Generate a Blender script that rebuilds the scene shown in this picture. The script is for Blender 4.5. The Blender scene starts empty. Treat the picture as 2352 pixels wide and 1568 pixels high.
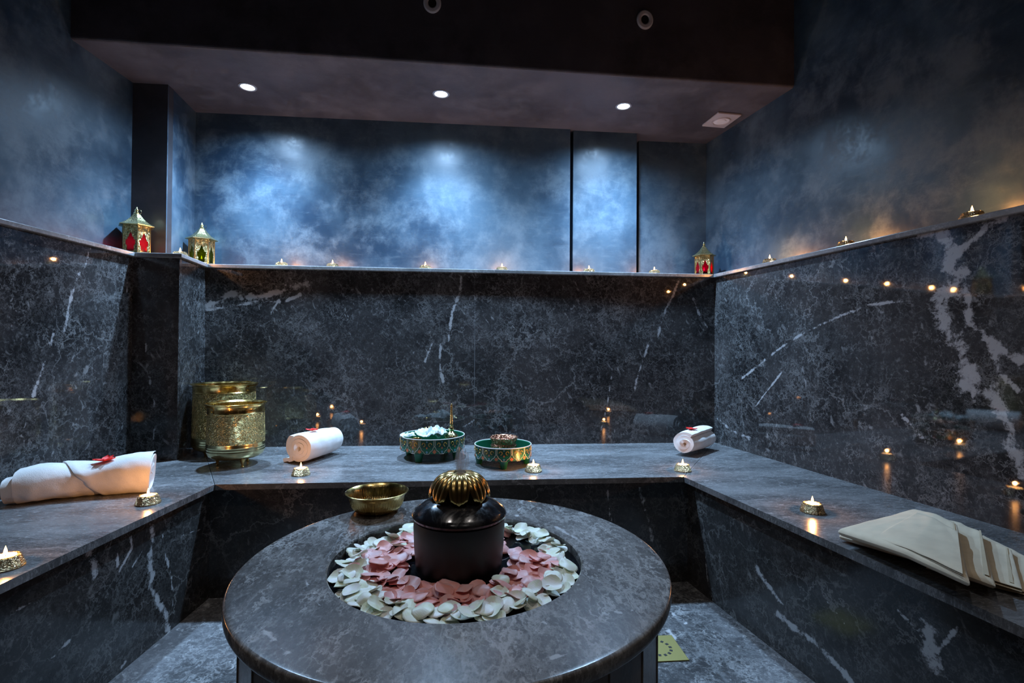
import bpy, bmesh, math, random
import numpy as np
from mathutils import Vector, Matrix, noise as mnoise
random.seed(7); PI = math.pi
S = bpy.context.scene; COL = S.collection
# ------------------------------------------------------------------ camera
F_PX, CH, YAW, PIT, ROL = 1170.36, 0.9857, -0.0885, 0.0119, 0.0068
_R = Vector((math.cos(YAW), math.sin(YAW), 0)); _F = Vector((-math.sin(YAW), math.cos(YAW), 0)); _U = Vector((0, 0, 1))
CF = _F*math.cos(PIT) + _U*math.sin(PIT); _U2 = _U*math.cos(PIT) - _F*math.sin(PIT)
CR = _R*math.cos(ROL) + _U2*math.sin(ROL); CU = _U2*math.cos(ROL) - _R*math.sin(ROL)
CC = Vector((0, 0, CH))
cd = bpy.data.cameras.new('camera'); cam = bpy.data.objects.new('camera', cd); COL.objects.link(cam)
cd.sensor_width = 36; cd.lens = F_PX/2352*36; cd.clip_start = .02
cam.matrix_world = Matrix(((CR.x, CU.x, -CF.x, 0), (CR.y, CU.y, -CF.y, 0), (CR.z, CU.z, -CF.z, CH), (0, 0, 0, 1)))
S.camera = cam
def ray(px, py): return CF + CR*((px-1176)/F_PX) - CU*((py-784)/F_PX)
def onz(px, py, z): d = ray(px, py); return CC + d*((z-CH)/d.z)
def ony(px, py, y): d = ray(px, py); return CC + d*(y/d.y)
def onpl(px, py, P, D):
    d = ray(px, py); n = Vector((D[1], -D[0], 0)); return CC + d*((Vector(P)-CC).dot(n)/d.dot(n))
# ------------------------------------------------------------------ world, lights, exposure
w = bpy.data.worlds.new('world'); S.world = w; w.use_nodes = True
w.node_tree.nodes['Background'].inputs[0].default_value = (.02, .022, .028, 1); w.node_tree.nodes['Background'].inputs[1].default_value = .3
S.view_settings.view_transform = 'Standard'; S.view_settings.look = 'None'; S.view_settings.gamma = 1
S.view_settings.use_curve_mapping = False; S.view_settings.exposure = 0.0
ZS = 2.31                                            # underside of the bulkhead
COOL = (.42, .67, 1.0); SOFT = (1.0, .93, .88)
DOWN = [(-1.126, 2.700), (-.144, 2.671), (.843, 2.705)]
FILL = [(-.62, .95), (.62, .95), (-.62, -.45), (.62, -.45)]  # added warm fill lamps in the ceiling, out of view
def spot(loc, power, col, size, blend, rad=.03):
    l = bpy.data.lights.new('spot_lamp', 'SPOT'); l.energy = power; l.color = col; l.spot_size = math.radians(size); l.spot_blend = blend
    l.shadow_soft_size = rad; o = bpy.data.objects.new('spot_lamp', l); o.location = loc; COL.objects.link(o); return o
for i, (x, y) in enumerate(DOWN):
    spot((x, y, ZS-.012), (48, 48, 54)[i], COOL, 158, .8)      # the wide spill of the lamp
    spot((x, y, ZS-.012), 215, COOL, 112, 1.)                   # and its stronger downward beam
for x, y in FILL: spot((x, y, 3.07), 21 if y > 0 else 11, SOFT, 92, .8, .05)
CANDLE_POWER = .8
# ------------------------------------------------------------------ node helpers
def mat(name, rough=.5, metal=0., col=(.5, .5, .5), spec=.5, **k):
    m = bpy.data.materials.new(name); m.use_nodes = True; b = m.node_tree.nodes['Principled BSDF']
    b.inputs['Base Color'].default_value = (*col, 1); b.inputs['Roughness'].default_value = rough
    b.inputs['Metallic'].default_value = metal; b.inputs['Specular IOR Level'].default_value = spec
    for a, v in k.items(): b.inputs[a.replace('_', ' ')].default_value = v
    return m
class N:
    def __init__(s, m): s.m = m; s.t = m.node_tree; s.b = s.t.nodes.get('Principled BSDF')
    def n(s, typ, **k):
        o = s.t.nodes.new(typ)
        for a, v in k.items(): setattr(o, a, v)
        return o
    def lk(s, a, b): s.t.links.new(a, b)
    def setin(s, node, i, v):
        if isinstance(v, bpy.types.NodeSocket): s.lk(v, node.inputs[i])
        else: node.inputs[i].default_value = v
    def obj(s): return s.n('ShaderNodeTexCoord').outputs['Object']
    def mapp(s, v, sc=(1, 1, 1), rot=(0, 0, 0), loc=(0, 0, 0)):
        o = s.n('ShaderNodeMapping'); s.lk(v, o.inputs[0]); o.inputs['Scale'].default_value = sc; o.inputs['Rotation'].default_value = rot; o.inputs['Location'].default_value = loc
        return o.outputs[0]
    def noise(s, v, sc, det=4, rough=.55, dist=0., out=0):
        o = s.n('ShaderNodeTexNoise'); s.lk(v, o.inputs['Vector']); o.inputs['Scale'].default_value = sc; o.inputs['Detail'].default_value = det
        o.inputs['Roughness'].default_value = rough; o.inputs['Distortion'].default_value = dist; return o.outputs[out]
    def vor(s, v, sc, feat='F1', out='Distance'):
        o = s.n('ShaderNodeTexVoronoi', feature=feat); s.lk(v, o.inputs['Vector']); o.inputs['Scale'].default_value = sc; return o.outputs[out]
    def ma(s, op, a, b=0., c=0., clamp=False):
        o = s.n('ShaderNodeMath', operation=op, use_clamp=clamp); s.setin(o, 0, a); s.setin(o, 1, b)
        if op in ('MULTIPLY_ADD',): s.setin(o, 2, c)
        return o.outputs[0]
    def mr(s, v, a, b, c=0., d=1.):
        o = s.n('ShaderNodeMapRange', interpolation_type='SMOOTHSTEP'); s.setin(o, 0, v)
        for i, x in enumerate((a, b, c, d)): s.setin(o, i+1, x)
        return o.outputs[0]
    def mix(s, f, a, b):
        o = s.n('ShaderNodeMix', data_type='RGBA'); s.setin(o, 0, f)
        s.setin(o, 6, (*a, 1) if isinstance(a, tuple) else a); s.setin(o, 7, (*b, 1) if isinstance(b, tuple) else b)
        return o.outputs[2]
    def ridge(s, v, sc, wd, det=5, dist=.6, rough=.6):
        x = s.noise(v, sc, det, rough, dist); x = s.ma('ABSOLUTE', s.ma('SUBTRACT', x, .5)); return s.mr(x, 0, wd, 1, 0)
    def bump(s, h, st=.2, d=.01):
        o = s.n('ShaderNodeBump'); s.lk(h, o.inputs['Height']); o.inputs['Strength'].default_value = st; o.inputs['Distance'].default_value = d
        s.lk(o.outputs[0], s.b.inputs['Normal'])
    def attr(s, name): return s.n('ShaderNodeAttribute', attribute_name=name).outputs['Fac']
def marble(name, dark=(.016, .0155, .016), mid=(.055, .052, .052), vein=(.34, .34, .34), rough=.012, scale=1., web=1., streak=None, wide=1., off=0., rvar=.08, bold=True, bmp=.04):
    m = mat(name, rough); k = N(m); c = k.mapp(k.obj(), (scale,)*3, (.3, .5, .2), (off, off*.7, 0))
    if streak: c = k.mapp(k.mapp(k.obj(), (scale*streak[0], scale*streak[1], scale*streak[2])), (1, 1, 1), (0, 0, 0), (off, off, 0))
    mot = k.noise(c, 2.6, 8, .68, .2); base = k.mix(k.mr(mot, .34, .68), dark, mid)
    fine = k.noise(c, 60, 7, .78, .3); base = k.mix(k.ma('MULTIPLY', k.mr(fine, .5, .76), .42*web), base, vein)
    fk = k.noise(k.mapp(c, (1, .8, .42), (.35, .1, .2)), 42, 3, .6, .5); fm = k.mr(k.noise(c, 5, 5, .65, 0), .40, .62)
    base = k.mix(k.ma('MULTIPLY', k.mr(fk, .60, .72), k.ma('MULTIPLY_ADD', fm, .55*web, .10*web)), base, vein)
    wn = k.n('ShaderNodeTexNoise'); k.lk(c, wn.inputs['Vector']); wn.inputs['Scale'].default_value = 9; wn.inputs['Detail'].default_value = 6; wn.inputs['Roughness'].default_value = .65
    vm = k.n('ShaderNodeVectorMath', operation='MULTIPLY_ADD'); k.lk(wn.outputs['Color'], vm.inputs[0]); vm.inputs[1].default_value = (.26,)*3; k.lk(c, vm.inputs[2]); cw = vm.outputs[0]
    m1 = k.mr(k.noise(c, 1.7, 3, .5, 0), .44, .64); m2 = k.mr(k.noise(c, 3.1, 4, .6, 0), .40, .62); m3 = k.mr(k.noise(c, 9, 6, .7, 0), .46, .62)
    def crack(sc, wd): return k.mr(k.vor(cw, sc, 'DISTANCE_TO_EDGE'), 0, wd, 1, 0)
    v1 = k.ma('MULTIPLY', crack(2.3, .016*wide), k.ma('MULTIPLY_ADD', m1, .62, .03))
    v2 = k.ma('MULTIPLY', crack(6.2, .034*wide), k.ma('MULTIPLY_ADD', m2, .46, .03))
    v3 = k.ma('MULTIPLY', crack(19, .075*wide), k.ma('MULTIPLY', k.ma('MULTIPLY_ADD', m3, .55, .05), web))
    v4 = k.ma('MULTIPLY', k.ridge(c, 11, .02*wide, 8, .2, .72), k.ma('MULTIPLY', m2, .4*web))
    v = k.ma('MAXIMUM', k.ma('MAXIMUM', v1, v2), k.ma('MAXIMUM', v3, v4))
    col = k.mix(k.ma('MULTIPLY', v, .75), base, vein)
    if bold:
        nz = k.ma('SUBTRACT', k.noise(k.obj(), 17, 9, .74, .2), .5)
        bv = k.mr(k.ma('ADD', k.attr('vein'), k.ma('MULTIPLY', nz, 5.5)), .35, .95)
        col = k.mix(k.ma('MULTIPLY', bv, .8), col, (.50, .50, .51))
        col = k.mix(k.ma('MULTIPLY', k.mr(k.attr('grout'), 0., 1.), .75), col, (.22, .23, .24))
    k.lk(col, k.b.inputs['Base Color'])
    k.lk(k.ma('ADD', k.ma('MULTIPLY', k.mr(fine, .3, .7), rvar), rough), k.b.inputs['Roughness'])
    k.bump(fine, bmp, .002)
    return m
def plaster(name, c0, c1, c2, rough=.33, cloud=1., off=0., spec=.5):
    m = mat(name, rough, spec=spec); k = N(m); c = k.mapp(k.obj(), (1, 1, 1), (0, 0, 0), (off, 0, off))
    a = k.noise(c, 1.5*cloud, 8, .66, .1); b = k.noise(c, 5, 9, .72, .15); s = k.noise(k.mapp(c, (3, 3, 16), (.3, .2, .1)), 3, 5, .65, .5)
    col = k.mix(k.mr(a, .36, .64), c0, c1); col = k.mix(k.ma('MULTIPLY', k.mr(b, .44, .70), .55), col, c2)
    col = k.mix(k.ma('MULTIPLY', k.mr(s, .55, .75), .22), col, c2)
    k.lk(col, k.b.inputs['Base Color'])
    k.lk(k.ma('ADD', k.ma('MULTIPLY', k.mr(b, .35, .65), .22), rough-.06), k.b.inputs['Roughness'])
    k.bump(k.ma('ADD', k.ma('MULTIPLY', b, .5), k.ma('MULTIPLY', s, .6)), .07, .005)
    return m
M = {}
M['wall_marble'] = marble('dark_veined_marble', rvar=.03, bmp=.006)
M['ledge'] = marble('ledge_marble', dark=(.14, .14, .14), mid=(.30, .30, .30), vein=(.45, .45, .45), rough=.2, web=.8, off=9.)
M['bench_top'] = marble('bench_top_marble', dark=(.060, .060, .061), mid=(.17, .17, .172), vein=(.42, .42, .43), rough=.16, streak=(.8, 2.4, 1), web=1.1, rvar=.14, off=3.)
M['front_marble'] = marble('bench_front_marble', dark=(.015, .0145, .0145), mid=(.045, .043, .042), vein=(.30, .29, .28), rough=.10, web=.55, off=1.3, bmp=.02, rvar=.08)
M['column_marble'] = marble('column_marble', dark=(.016, .014, .013), mid=(.055, .05, .048), rough=.06, off=4.4)
M['floor'] = marble('floor_marble', dark=(.045, .045, .047), mid=(.16, .16, .168), vein=(.5, .5, .5), rough=.22, scale=1., wide=1.5, web=1.2, off=7.)
M['table_top'] = marble('table_top_marble', dark=(.060, .055, .053), mid=(.175, .166, .162), vein=(.60, .59, .58), rough=.16, streak=(1.5, .8, 1), wide=1.9, web=.95, off=5.5)
M['pedestal'] = marble('pedestal_marble', dark=(.08, .055, .04), mid=(.26, .18, .125), vein=(.25, .2, .16), rough=.2, streak=(2, 2, .5), off=2., bold=False)
M['plaster'] = plaster('blue_polished_plaster', (.017, .036, .062), (.062, .106, .146), (.145, .20, .238), rough=.36)
M['plaster_dark'] = plaster('dark_plaster', (.020, .021, .025), (.045, .045, .052), (.07, .07, .078), rough=.4, off=3.)  # darker plaster; on the pier front its tone stands in for shade
M['brass'] = mat('polished_brass', .2, 1, (.80, .56, .20)); k = N(M['brass']); nb = k.noise(k.obj(), 30, 4, .6); k.lk(k.mix(k.mr(nb, .3, .7), (.62, .40, .12), (.88, .66, .27)), k.b.inputs['Base Color']); k.lk(k.mr(nb, .3, .7, .14, .3), k.b.inputs['Roughness'])
M['petal_brass'] = mat('aged_brass', .22, 1, (.70, .47, .17))
def hammered(name, c0, c1, sc, st):
    m = mat(name, .24, 1); k = N(m); v = k.vor(k.obj(), sc); n = k.noise(k.obj(), sc*.35, 5, .7, 1.)
    k.lk(k.mix(k.mr(n, .35, .65), c0, c1), k.b.inputs['Base Color']); k.bump(k.ma('ADD', v, k.ma('MULTIPLY', k.mr(n, .45, .55), .8)), st, .004); return m
M['embossed'] = hammered('embossed_brass', (.45, .36, .14), (.82, .66, .30), 170, .9)
M['smooth_brass'] = mat('greenish_brass', .2, 1, (.66, .58, .30))
M['holder'] = hammered('tooled_metal', (.34, .22, .10), (.82, .60, .34), 260, 1.)
M['lantern_brass'] = hammered('pierced_brass', (.16, .13, .05), (.70, .58, .28), 190, .8)
M['filigree'] = mat('filigree_brass', .3, 1); k = N(M['filigree']); fv = k.vor(k.obj(), 150, 'DISTANCE_TO_EDGE'); k.lk(k.mix(k.mr(fv, .16, .24), (.62, .56, .30), (.03, .03, .015)), k.b.inputs['Base Color']); k.bump(k.mr(fv, .16, .24, 1, 0), .6, .003)
M['lantern_plain'] = mat('lantern_brass', .3, 1, (.55, .42, .2))
M['copper'] = hammered('copper', (.35, .14, .08), (.75, .40, .26), 150, .7)
M['wax'] = mat('wax', .5, 0, (.9, .84, .72)); M['wax'].node_tree.nodes['Principled BSDF'].inputs['Subsurface Weight'].default_value = .3
def emis(name, col, st):
    m = bpy.data.materials.new(name); m.use_nodes = True; t = m.node_tree; t.nodes.clear()
    e = t.nodes.new('ShaderNodeEmission'); o = t.nodes.new('ShaderNodeOutputMaterial'); e.inputs[0].default_value = (*col, 1); e.inputs[1].default_value = st; t.links.new(e.outputs[0], o.inputs[0]); return m
M['flame'] = emis('flame', (1, .44, .11), 16)
ft_ = M['flame'].node_tree; ad = ft_.nodes.new('ShaderNodeAddShader'); tp = ft_.nodes.new('ShaderNodeBsdfTransparent'); ft_.links.new(ft_.nodes['Emission'].outputs[0], ad.inputs[0]); ft_.links.new(tp.outputs[0], ad.inputs[1]); ft_.links.new(ad.outputs[0], ft_.nodes['Material Output'].inputs[0]); M['lens'] = emis('lamp_lens', (.82, .93, 1), 14); M['lens_fill'] = emis('fill_lamp_lens', (1, .9, .8), 1.5)
M['wick'] = mat('wick', .9, 0, (.03, .02, .02))
M['white_paint'] = mat('white_enamel', .45, 0, (.50, .44, .44)); M['black'] = mat('dark_hole', .6, 0, (.01, .01, .01)); M['ring_dull'] = mat('dull_white_ring', .5, 0, (.85, .80, .80))
def cloth(name, col, st=.5):
    m = mat(name, .92, 0, col, .15); k = N(m); m.node_tree.nodes['Principled BSDF'].inputs['Sheen Weight'].default_value = .25
    n = k.noise(k.obj(), 420, 3, .6); n2 = k.noise(k.obj(), 22, 4, .5); k.lk(k.mix(k.mr(n2, .3, .7), tuple(c*.9 for c in col), col), k.b.inputs['Base Color'])
    k.bump(k.ma('ADD', k.ma('MULTIPLY', n, .5), n2), st, .003); return m
M['towel'] = cloth('white_terry', (.82, .80, .78)); M['linen'] = cloth('cream_cotton', (.74, .63, .46), .3); M['hem'] = cloth('cream_hem', (.60, .49, .33), .3)
M['stone'] = mat('black_glazed_stone', .18, 0, (.010, .009, .010)); k = N(M['stone']); nn = k.noise(k.obj(), 14, 6, .7, .5); k.lk(k.mix(k.mr(nn, .5, .75), (.008, .008, .010), (.035, .022, .017)), k.b.inputs['Base Color']); k.lk(k.mr(nn, .4, .65, .12, .42), k.b.inputs['Roughness'])
M['stone_body'] = mat('brown_black_stone', .45, 0, (.012, .011, .012)); k = N(M['stone_body']); nn = k.noise(k.obj(), 9, 6, .7, .5); k.lk(k.mix(k.mr(nn, .45, .75), (.005, .005, .006), (.016, .010, .009)), k.b.inputs['Base Color'])
M['water'] = mat('dark_water', .03, 0, (.004, .005, .007)); k = N(M['water']); k.bump(k.noise(k.obj(), 22, 3, .5, .6), .12, .004)
M['green'] = mat('green_enamel', .3, 0, (.008, .115, .06)); M['green_dark'] = mat('deep_green_enamel', .35, 0, (.006, .05, .03))
M['white_line'] = mat('white_enamel_line', .4, 0, (.55, .50, .45)); M['gold_line'] = mat('gold_enamel', .35, .4, (.55, .36, .07)); M['orange'] = mat('orange_enamel', .4, 0, (.50, .15, .06)); M['blue_dot'] = mat('blue_enamel', .4, 0, (.12, .30, .42))
M['red_petal'] = mat('red_petal', .6, 0, (.85, .03, .02)); M['organza'] = mat('silver_organza', .35, 0, (.62, .72, .72)); M['organza'].node_tree.nodes['Principled BSDF'].inputs['Sheen Weight'].default_value = .6
def petalmat(name, c0, c1, c2):
    m = mat(name, .42, 0, c0, .5); k = N(m); r = k.n('ShaderNodeObjectInfo').outputs['Random']
    a = k.mix(r, c0, c1); g = k.noise(k.obj(), 45, 3, .5); k.lk(k.mix(k.ma('MULTIPLY', k.mr(g, .45, .7), .5), a, c2), k.b.inputs['Base Color'])
    m.node_tree.nodes['Principled BSDF'].inputs['Subsurface Weight'].default_value = .15; m.node_tree.nodes['Principled BSDF'].inputs['Subsurface Radius'].default_value = (.01, .008, .006)
    k.bump(k.noise(k.mapp(k.obj(), (1, 5, 1)), 60, 3, .6), .2, .002); return m
M['pale'] = petalmat('cream_petal', (.78, .82, .66), (.84, .82, .80), (.68, .76, .45)); M['pink'] = petalmat('pink_petal', (.84, .36, .33), (.76, .48, .50), (.86, .28, .18))
def glassm(name, col):
    m = bpy.data.materials.new(name); m.use_nodes = True; t = m.node_tree; t.nodes.clear()
    o = t.nodes.new('ShaderNodeOutputMaterial'); x = t.nodes.new('ShaderNodeMixShader'); a = t.nodes.new('ShaderNodeBsdfTransparent'); g = t.nodes.new('ShaderNodeBsdfGlossy'); tr = t.nodes.new('ShaderNodeBsdfTranslucent'); y = t.nodes.new('ShaderNodeMixShader')
    a.inputs[0].default_value = (*[c**.8 for c in col], 1); tr.inputs[0].default_value = (*col, 1); g.inputs['Roughness'].default_value = .08; g.inputs[0].default_value = (.6, .6, .6, 1)
    x.inputs[0].default_value = .3; t.links.new(a.outputs[0], x.inputs[1]); t.links.new(tr.outputs[0], x.inputs[2]); y.inputs[0].default_value = .06; t.links.new(x.outputs[0], y.inputs[1]); t.links.new(g.outputs[0], y.inputs[2]); t.links.new(y.outputs[0], o.inputs[0]); return m
M['glass_red'] = glassm('red_glass', (.62, .004, .02)); M['glass_magenta'] = glassm('magenta_glass', (.36, .004, .15)); M['glass_green'] = glassm('green_glass', (.13, .24, .012))
M['jet'] = mat('falling_water', .15, 0, (.8, .8, .85)); M['jet'].node_tree.nodes['Principled BSDF'].inputs['Alpha'].default_value = .22
# ------------------------------------------------------------------ mesh helpers
class MB:
    def __init__(s): s.v = []; s.f = []; s.mi = []; s.cur = 0
    def add(s, vs, fs):
        b = len(s.v); s.v += [tuple(v) for v in vs]; s.f += [tuple(b+i for i in f) for f in fs]; s.mi += [s.cur]*len(fs)
    def box(s, x0, x1, y0, y1, z0, z1): s.hexa([(x0, y0), (x1, y0), (x1, y1), (x0, y1)], z0, z1)
    def hexa(s, q, z0, z1):
        n = len(q); s.add([(*p, z0) for p in q] + [(*p, z1) for p in q], [tuple(range(n))[::-1], tuple(range(n, 2*n))] + [(i, (i+1) % n, n+(i+1) % n, n+i) for i in range(n)])
    def lathe(s, prof, seg=48, c=(0, 0, 0), caps=True, fn=None):
        vs = []
        for i, (r, z) in enumerate(prof):
            for j in range(seg):
                a = 2*PI*j/seg; rr = r if fn is None else fn(r, z, a); vs.append((c[0]+rr*math.cos(a), c[1]+rr*math.sin(a), c[2]+z))
        fs = [(i*seg+j, i*seg+(j+1) % seg, (i+1)*seg+(j+1) % seg, (i+1)*seg+j) for i in range(len(prof)-1) for j in range(seg)]
        if caps and prof[0][0] > 0: fs.append(tuple(range(seg))[::-1])
        if caps and prof[-1][0] > 0: fs.append(tuple((len(prof)-1)*seg+j for j in range(seg)))
        s.add(vs, fs)
    def tube(s, pts, r, seg=8, closed=False):
        pts = [Vector(p) for p in pts]; n = len(pts); vs = []; rs = r if isinstance(r, (list, tuple)) else [r]*n
        prev = None
        for i, p in enumerate(pts):
            a = pts[(i-1) % n] if closed or i > 0 else p; b = pts[(i+1) % n] if closed or i < n-1 else p
            t = (b-a).normalized()
            if prev is None: u = t.orthogonal().normalized()
            else: u = (prev - t*prev.dot(t)).normalized()
            prev = u; w_ = t.cross(u)
            for j in range(seg): q = 2*PI*j/seg; vs.append(p + (u*math.cos(q)+w_*math.sin(q))*rs[i])
        m = n if closed else n-1
        fs = [(i*seg+j, i*seg+(j+1) % seg, ((i+1) % n)*seg+(j+1) % seg, ((i+1) % n)*seg+j) for i in range(m) for j in range(seg)]
        if not closed: fs += [tuple(range(seg))[::-1], tuple((n-1)*seg+j for j in range(seg))]
        s.add(vs, fs)
    def grid(s, fn, nu, nv, wrapu=False):
        vs = [fn(i/(nu if wrapu else nu-1), j/(nv-1)) for j in range(nv) for i in range(nu)]
        s.add(vs, [(j*nu+i, j*nu+(i+1) % nu, (j+1)*nu+(i+1) % nu, (j+1)*nu+i) for j in range(nv-1) for i in range(nu if wrapu else nu-1)])
    def build(s, name, m, parent=None, smooth=True, ang=35, loc=None):
        me = bpy.data.meshes.new(name); me.from_pydata(s.v, [], s.f)
        for x in (m if isinstance(m, (list, tuple)) else [m]): me.materials.append(M[x] if isinstance(x, str) else x)
        if isinstance(m, (list, tuple)): me.polygons.foreach_set('material_index', s.mi)
        bm = bmesh.new(); bm.from_mesh(me); bmesh.ops.recalc_face_normals(bm, faces=bm.faces); bm.to_mesh(me); bm.free()
        if smooth: me.polygons.foreach_set('use_smooth', [True]*len(me.polygons)); me.set_sharp_from_angle(angle=math.radians(ang))
        me.update(); o = bpy.data.objects.new(name, me); COL.objects.link(o)
        if parent: o.parent = parent
        if loc: o.location = loc
        return o
def tag(o, label, cat, group=None, kind=None):
    if label: o['label'] = label
    if cat: o['category'] = cat
    if group: o['group'] = group
    if kind: o['kind'] = kind
    return o
def thing(name, label, cat, loc=(0, 0, 0), rz=0, group=None):
    o = bpy.data.objects.new(name, None); o.empty_display_size = .05; COL.objects.link(o); o.location = loc; o.rotation_euler = (0, 0, rz); return tag(o, label, cat, group)
def struct(o, label=None):
    o['kind'] = 'structure'
    if label: o['label'] = label
    return o
def bevel(o, wd, seg=2):
    b = o.modifiers.new('bevel', 'BEVEL'); b.width = wd; b.segments = seg; b.limit_method = 'ANGLE'; b.angle_limit = math.radians(40); return o
def dup(root, loc, rz, label=None, group=None):
    r = root.copy(); COL.objects.link(r); r.location = loc; r.rotation_euler = (0, 0, rz)
    if label: r['label'] = label
    if group: r['group'] = group
    for ch in list(root.children):
        c = ch.copy(); COL.objects.link(c); c.parent = r
        for g in ch.children: d = g.copy(); COL.objects.link(d); d.parent = c
    return r
# ------------------------------------------------------------------ room geometry
YB, YW, XL, XR, WL, WR = 2.0654, 2.8129, -.9644, .908, -1.3717, 1.4182
LD = Vector((math.sin(.0804), math.cos(.0804), 0)); RD = Vector((math.sin(-.1466), math.cos(-.1466), 0))
ZL, ZB, TH = 1.4131, .45, .022
YR, ZC = -1.5, 3.1
def along(P, D, y): return Vector(P) + D*((y-P[1])/D.y)
ML = Vector((-1.547, 2.51, 0))          # left marble wall meets the pier
C1 = Vector((-1.343, 2.51, 0)); C2 = Vector((WL, YW, 0)); MR = Vector((WR, YW, 0))
PLc = Vector((-1.691, 2.72, 0)); P1 = Vector((-1.5226, 2.72, 0)); P2 = Vector((-1.544, 3.03, 0)); PR = Vector((1.53, 3.153, 0))
def pdist(P, a, b):
    ab = b-a; t = np.clip(((P-a)@ab)/max(ab@ab, 1e-12), 0, 1)[:, None]; return np.linalg.norm(P-(a+t*ab), axis=1)
def add_attrs(me, veins, grouts):
    n = len(me.vertices); P = np.empty(n*3); me.vertices.foreach_get('co', P); P = P.reshape(-1, 3)
    v = np.full(n, -4.); g = np.full(n, -4.)
    for pl, wd in veins:
        pts = [np.array(p) for p in pl]
        for a, b in zip(pts[:-1], pts[1:]): v = np.maximum(v, 1-pdist(P, a, b)/wd)
    for a, b, wd in grouts: g = np.maximum(g, 1-pdist(P, np.array(a), np.array(b))/wd)
    for nm, arr in (('vein', v), ('grout', g)):
        at = me.attributes.new(nm, 'FLOAT', 'POINT'); at.data.foreach_set('value', np.maximum(arr, -4.))
def panel(name, A, B, z0, z1, thick, m, parent=None, step=.05, veins=(), grouts=()):
    """upright slab from A to B, its front on the line AB (room side), its thickness behind"""
    A = Vector((A[0], A[1], 0)); B = Vector((B[0], B[1], 0)); D = (B-A); L = D.length; D = D/L
    nrm = Vector((-D.y, D.x, 0))                       # away from the room (A->B runs clockwise seen from above)
    nu = max(2, int(L/step)+1); nv = max(2, int((z1-z0)/step)+1); mb = MB()
    mb.grid(lambda u, v: A + D*(L*u) + Vector((0, 0, z0+(z1-z0)*v)), nu, nv)
    c = [A, B, B+nrm*thick, A+nrm*thick]
    if thick > 0:
        b = [(p.x, p.y, z) for z in (z0, z1) for p in c]
        mb.add(b, [(3, 2, 1, 0), (4, 5, 6, 7), (1, 2, 6, 5), (2, 3, 7, 6), (3, 0, 4, 7)])
    o = mb.build(name, m, parent, smooth=False)
    P, Q = A, D
    vl = [([onpl(x, y, P, Q) for x, y in pts], wd) for pts, wd in veins]
    gl = [(onpl(*a, P, Q), onpl(*b, P, Q), wd) for a, b, wd in grouts]
    add_attrs(o.data, vl, gl)
    return o
# marble wall lining
lw = panel('wall_left', along(PLc, LD, YR), PLc, ZL, ZC, .1, 'plaster', step=.5); struct(lw)
o = panel('marble_panel', along(ML, LD, YR), ML, ZB, ZL-.02, .02, 'wall_marble', lw, .009, veins=[
    ([(207, 572), (200, 590), (196, 612)], .010), ([(181, 628), (168, 665), (158, 705), (150, 760)], .011), ([(123, 765), (108, 815), (92, 865), (76, 910)], .009), ([(295, 606), (293, 640), (291, 672)], .006)])
bw = panel('wall_back', P2, ony(1309, 500, 3.03), ZL, ZS+.05, .12, 'plaster', step=.5); struct(bw)
o = panel('pilaster', ony(1316, 500, 3.045), ony(1462, 500, 3.045), ZL, ZS+.05, .1, 'plaster', bw, .5)
o = panel('recessed_panel', ony(1467, 500, 3.153), PR, ZL, ZS+.05, .1, 'plaster', bw, .5)
xj = ony(1091, 800, YW); 
o = panel('marble_panel', C2, (xj.x, YW), ZB, ZL-.02, .02, 'wall_marble', bw, .009, veins=[
    ([(476, 700), (510, 690), (530, 672), (560, 684), (600, 680), (640, 672), (668, 660), (705, 652)], .026), ([(476, 712), (530, 704), (600, 690), (650, 694), (690, 676)], .012), ([(655, 655), (640, 690), (622, 718)], .009),
    ([(1059, 636), (1056, 670), (1040, 715), (1034, 745), (1029, 788)], .012), ([(1012, 790), (1010, 840), (1018, 878)], .009), ([(1003, 768), (988, 800), (976, 830)], .008), ([(1020, 1005), (1090, 965)], .009)],
    grouts=[((1090, 640), (1091, 1020), .006)])
o = panel('marble_panel', (xj.x, YW), MR, ZB, ZL-.02, .02, 'wall_marble', bw, .009, veins=[
    ([(1558, 645), (1545, 680), (1530, 708), (1518, 745), (1510, 778)], .011), ([(1489, 792), (1474, 835), (1462, 872), (1456, 905)], .008), ([(1592, 685), (1605, 720), (1624, 752)], .009), ([(1404, 865), (1395, 930), (1380, 990)], .006)])
rw = panel('wall_right', PR, along(PR, RD, YR), ZL, ZC, .1, 'plaster', step=.5); struct(rw)
o = panel('marble_panel', MR, along(MR, RD, YR), ZB, ZL-.02, .02, 'wall_marble', rw, .010, veins=[
    ([(2125, 528), (2160, 545), (2182, 575), (2176, 610), (2205, 640), (2175, 672), (2158, 705), (2172, 755), (2208, 805), (2216, 850), (2222, 885)], .040), ([(2185, 600), (2220, 560), (2270, 520), (2310, 498)], .018),
    ([(2214, 645), (2226, 690), (2224, 735), (2262, 770), (2300, 800), (2352, 832)], .020), ([(2260, 760), (2295, 850), (2340, 900)], .012), ([(2275, 900), (2300, 945), (2325, 980), (2330, 1030), (2352, 1092)], .030), ([(2230, 870), (2235, 920)], .012),
    ([(1645, 958), (1680, 988), (1722, 1006)], .012), ([(1705, 868), (1790, 800), (1850, 762), (1930, 725), (1990, 702), (2090, 688)], .008), ([(2070, 950), (2130, 1020)], .010), ([(1730, 940), (1760, 900), (1800, 850)], .006)])
rr = panel('wall_rear', along(PR, RD, YR), along(PLc, LD, YR), 0, ZC, .1, 'plaster_dark', step=.5); struct(rr)
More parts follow.
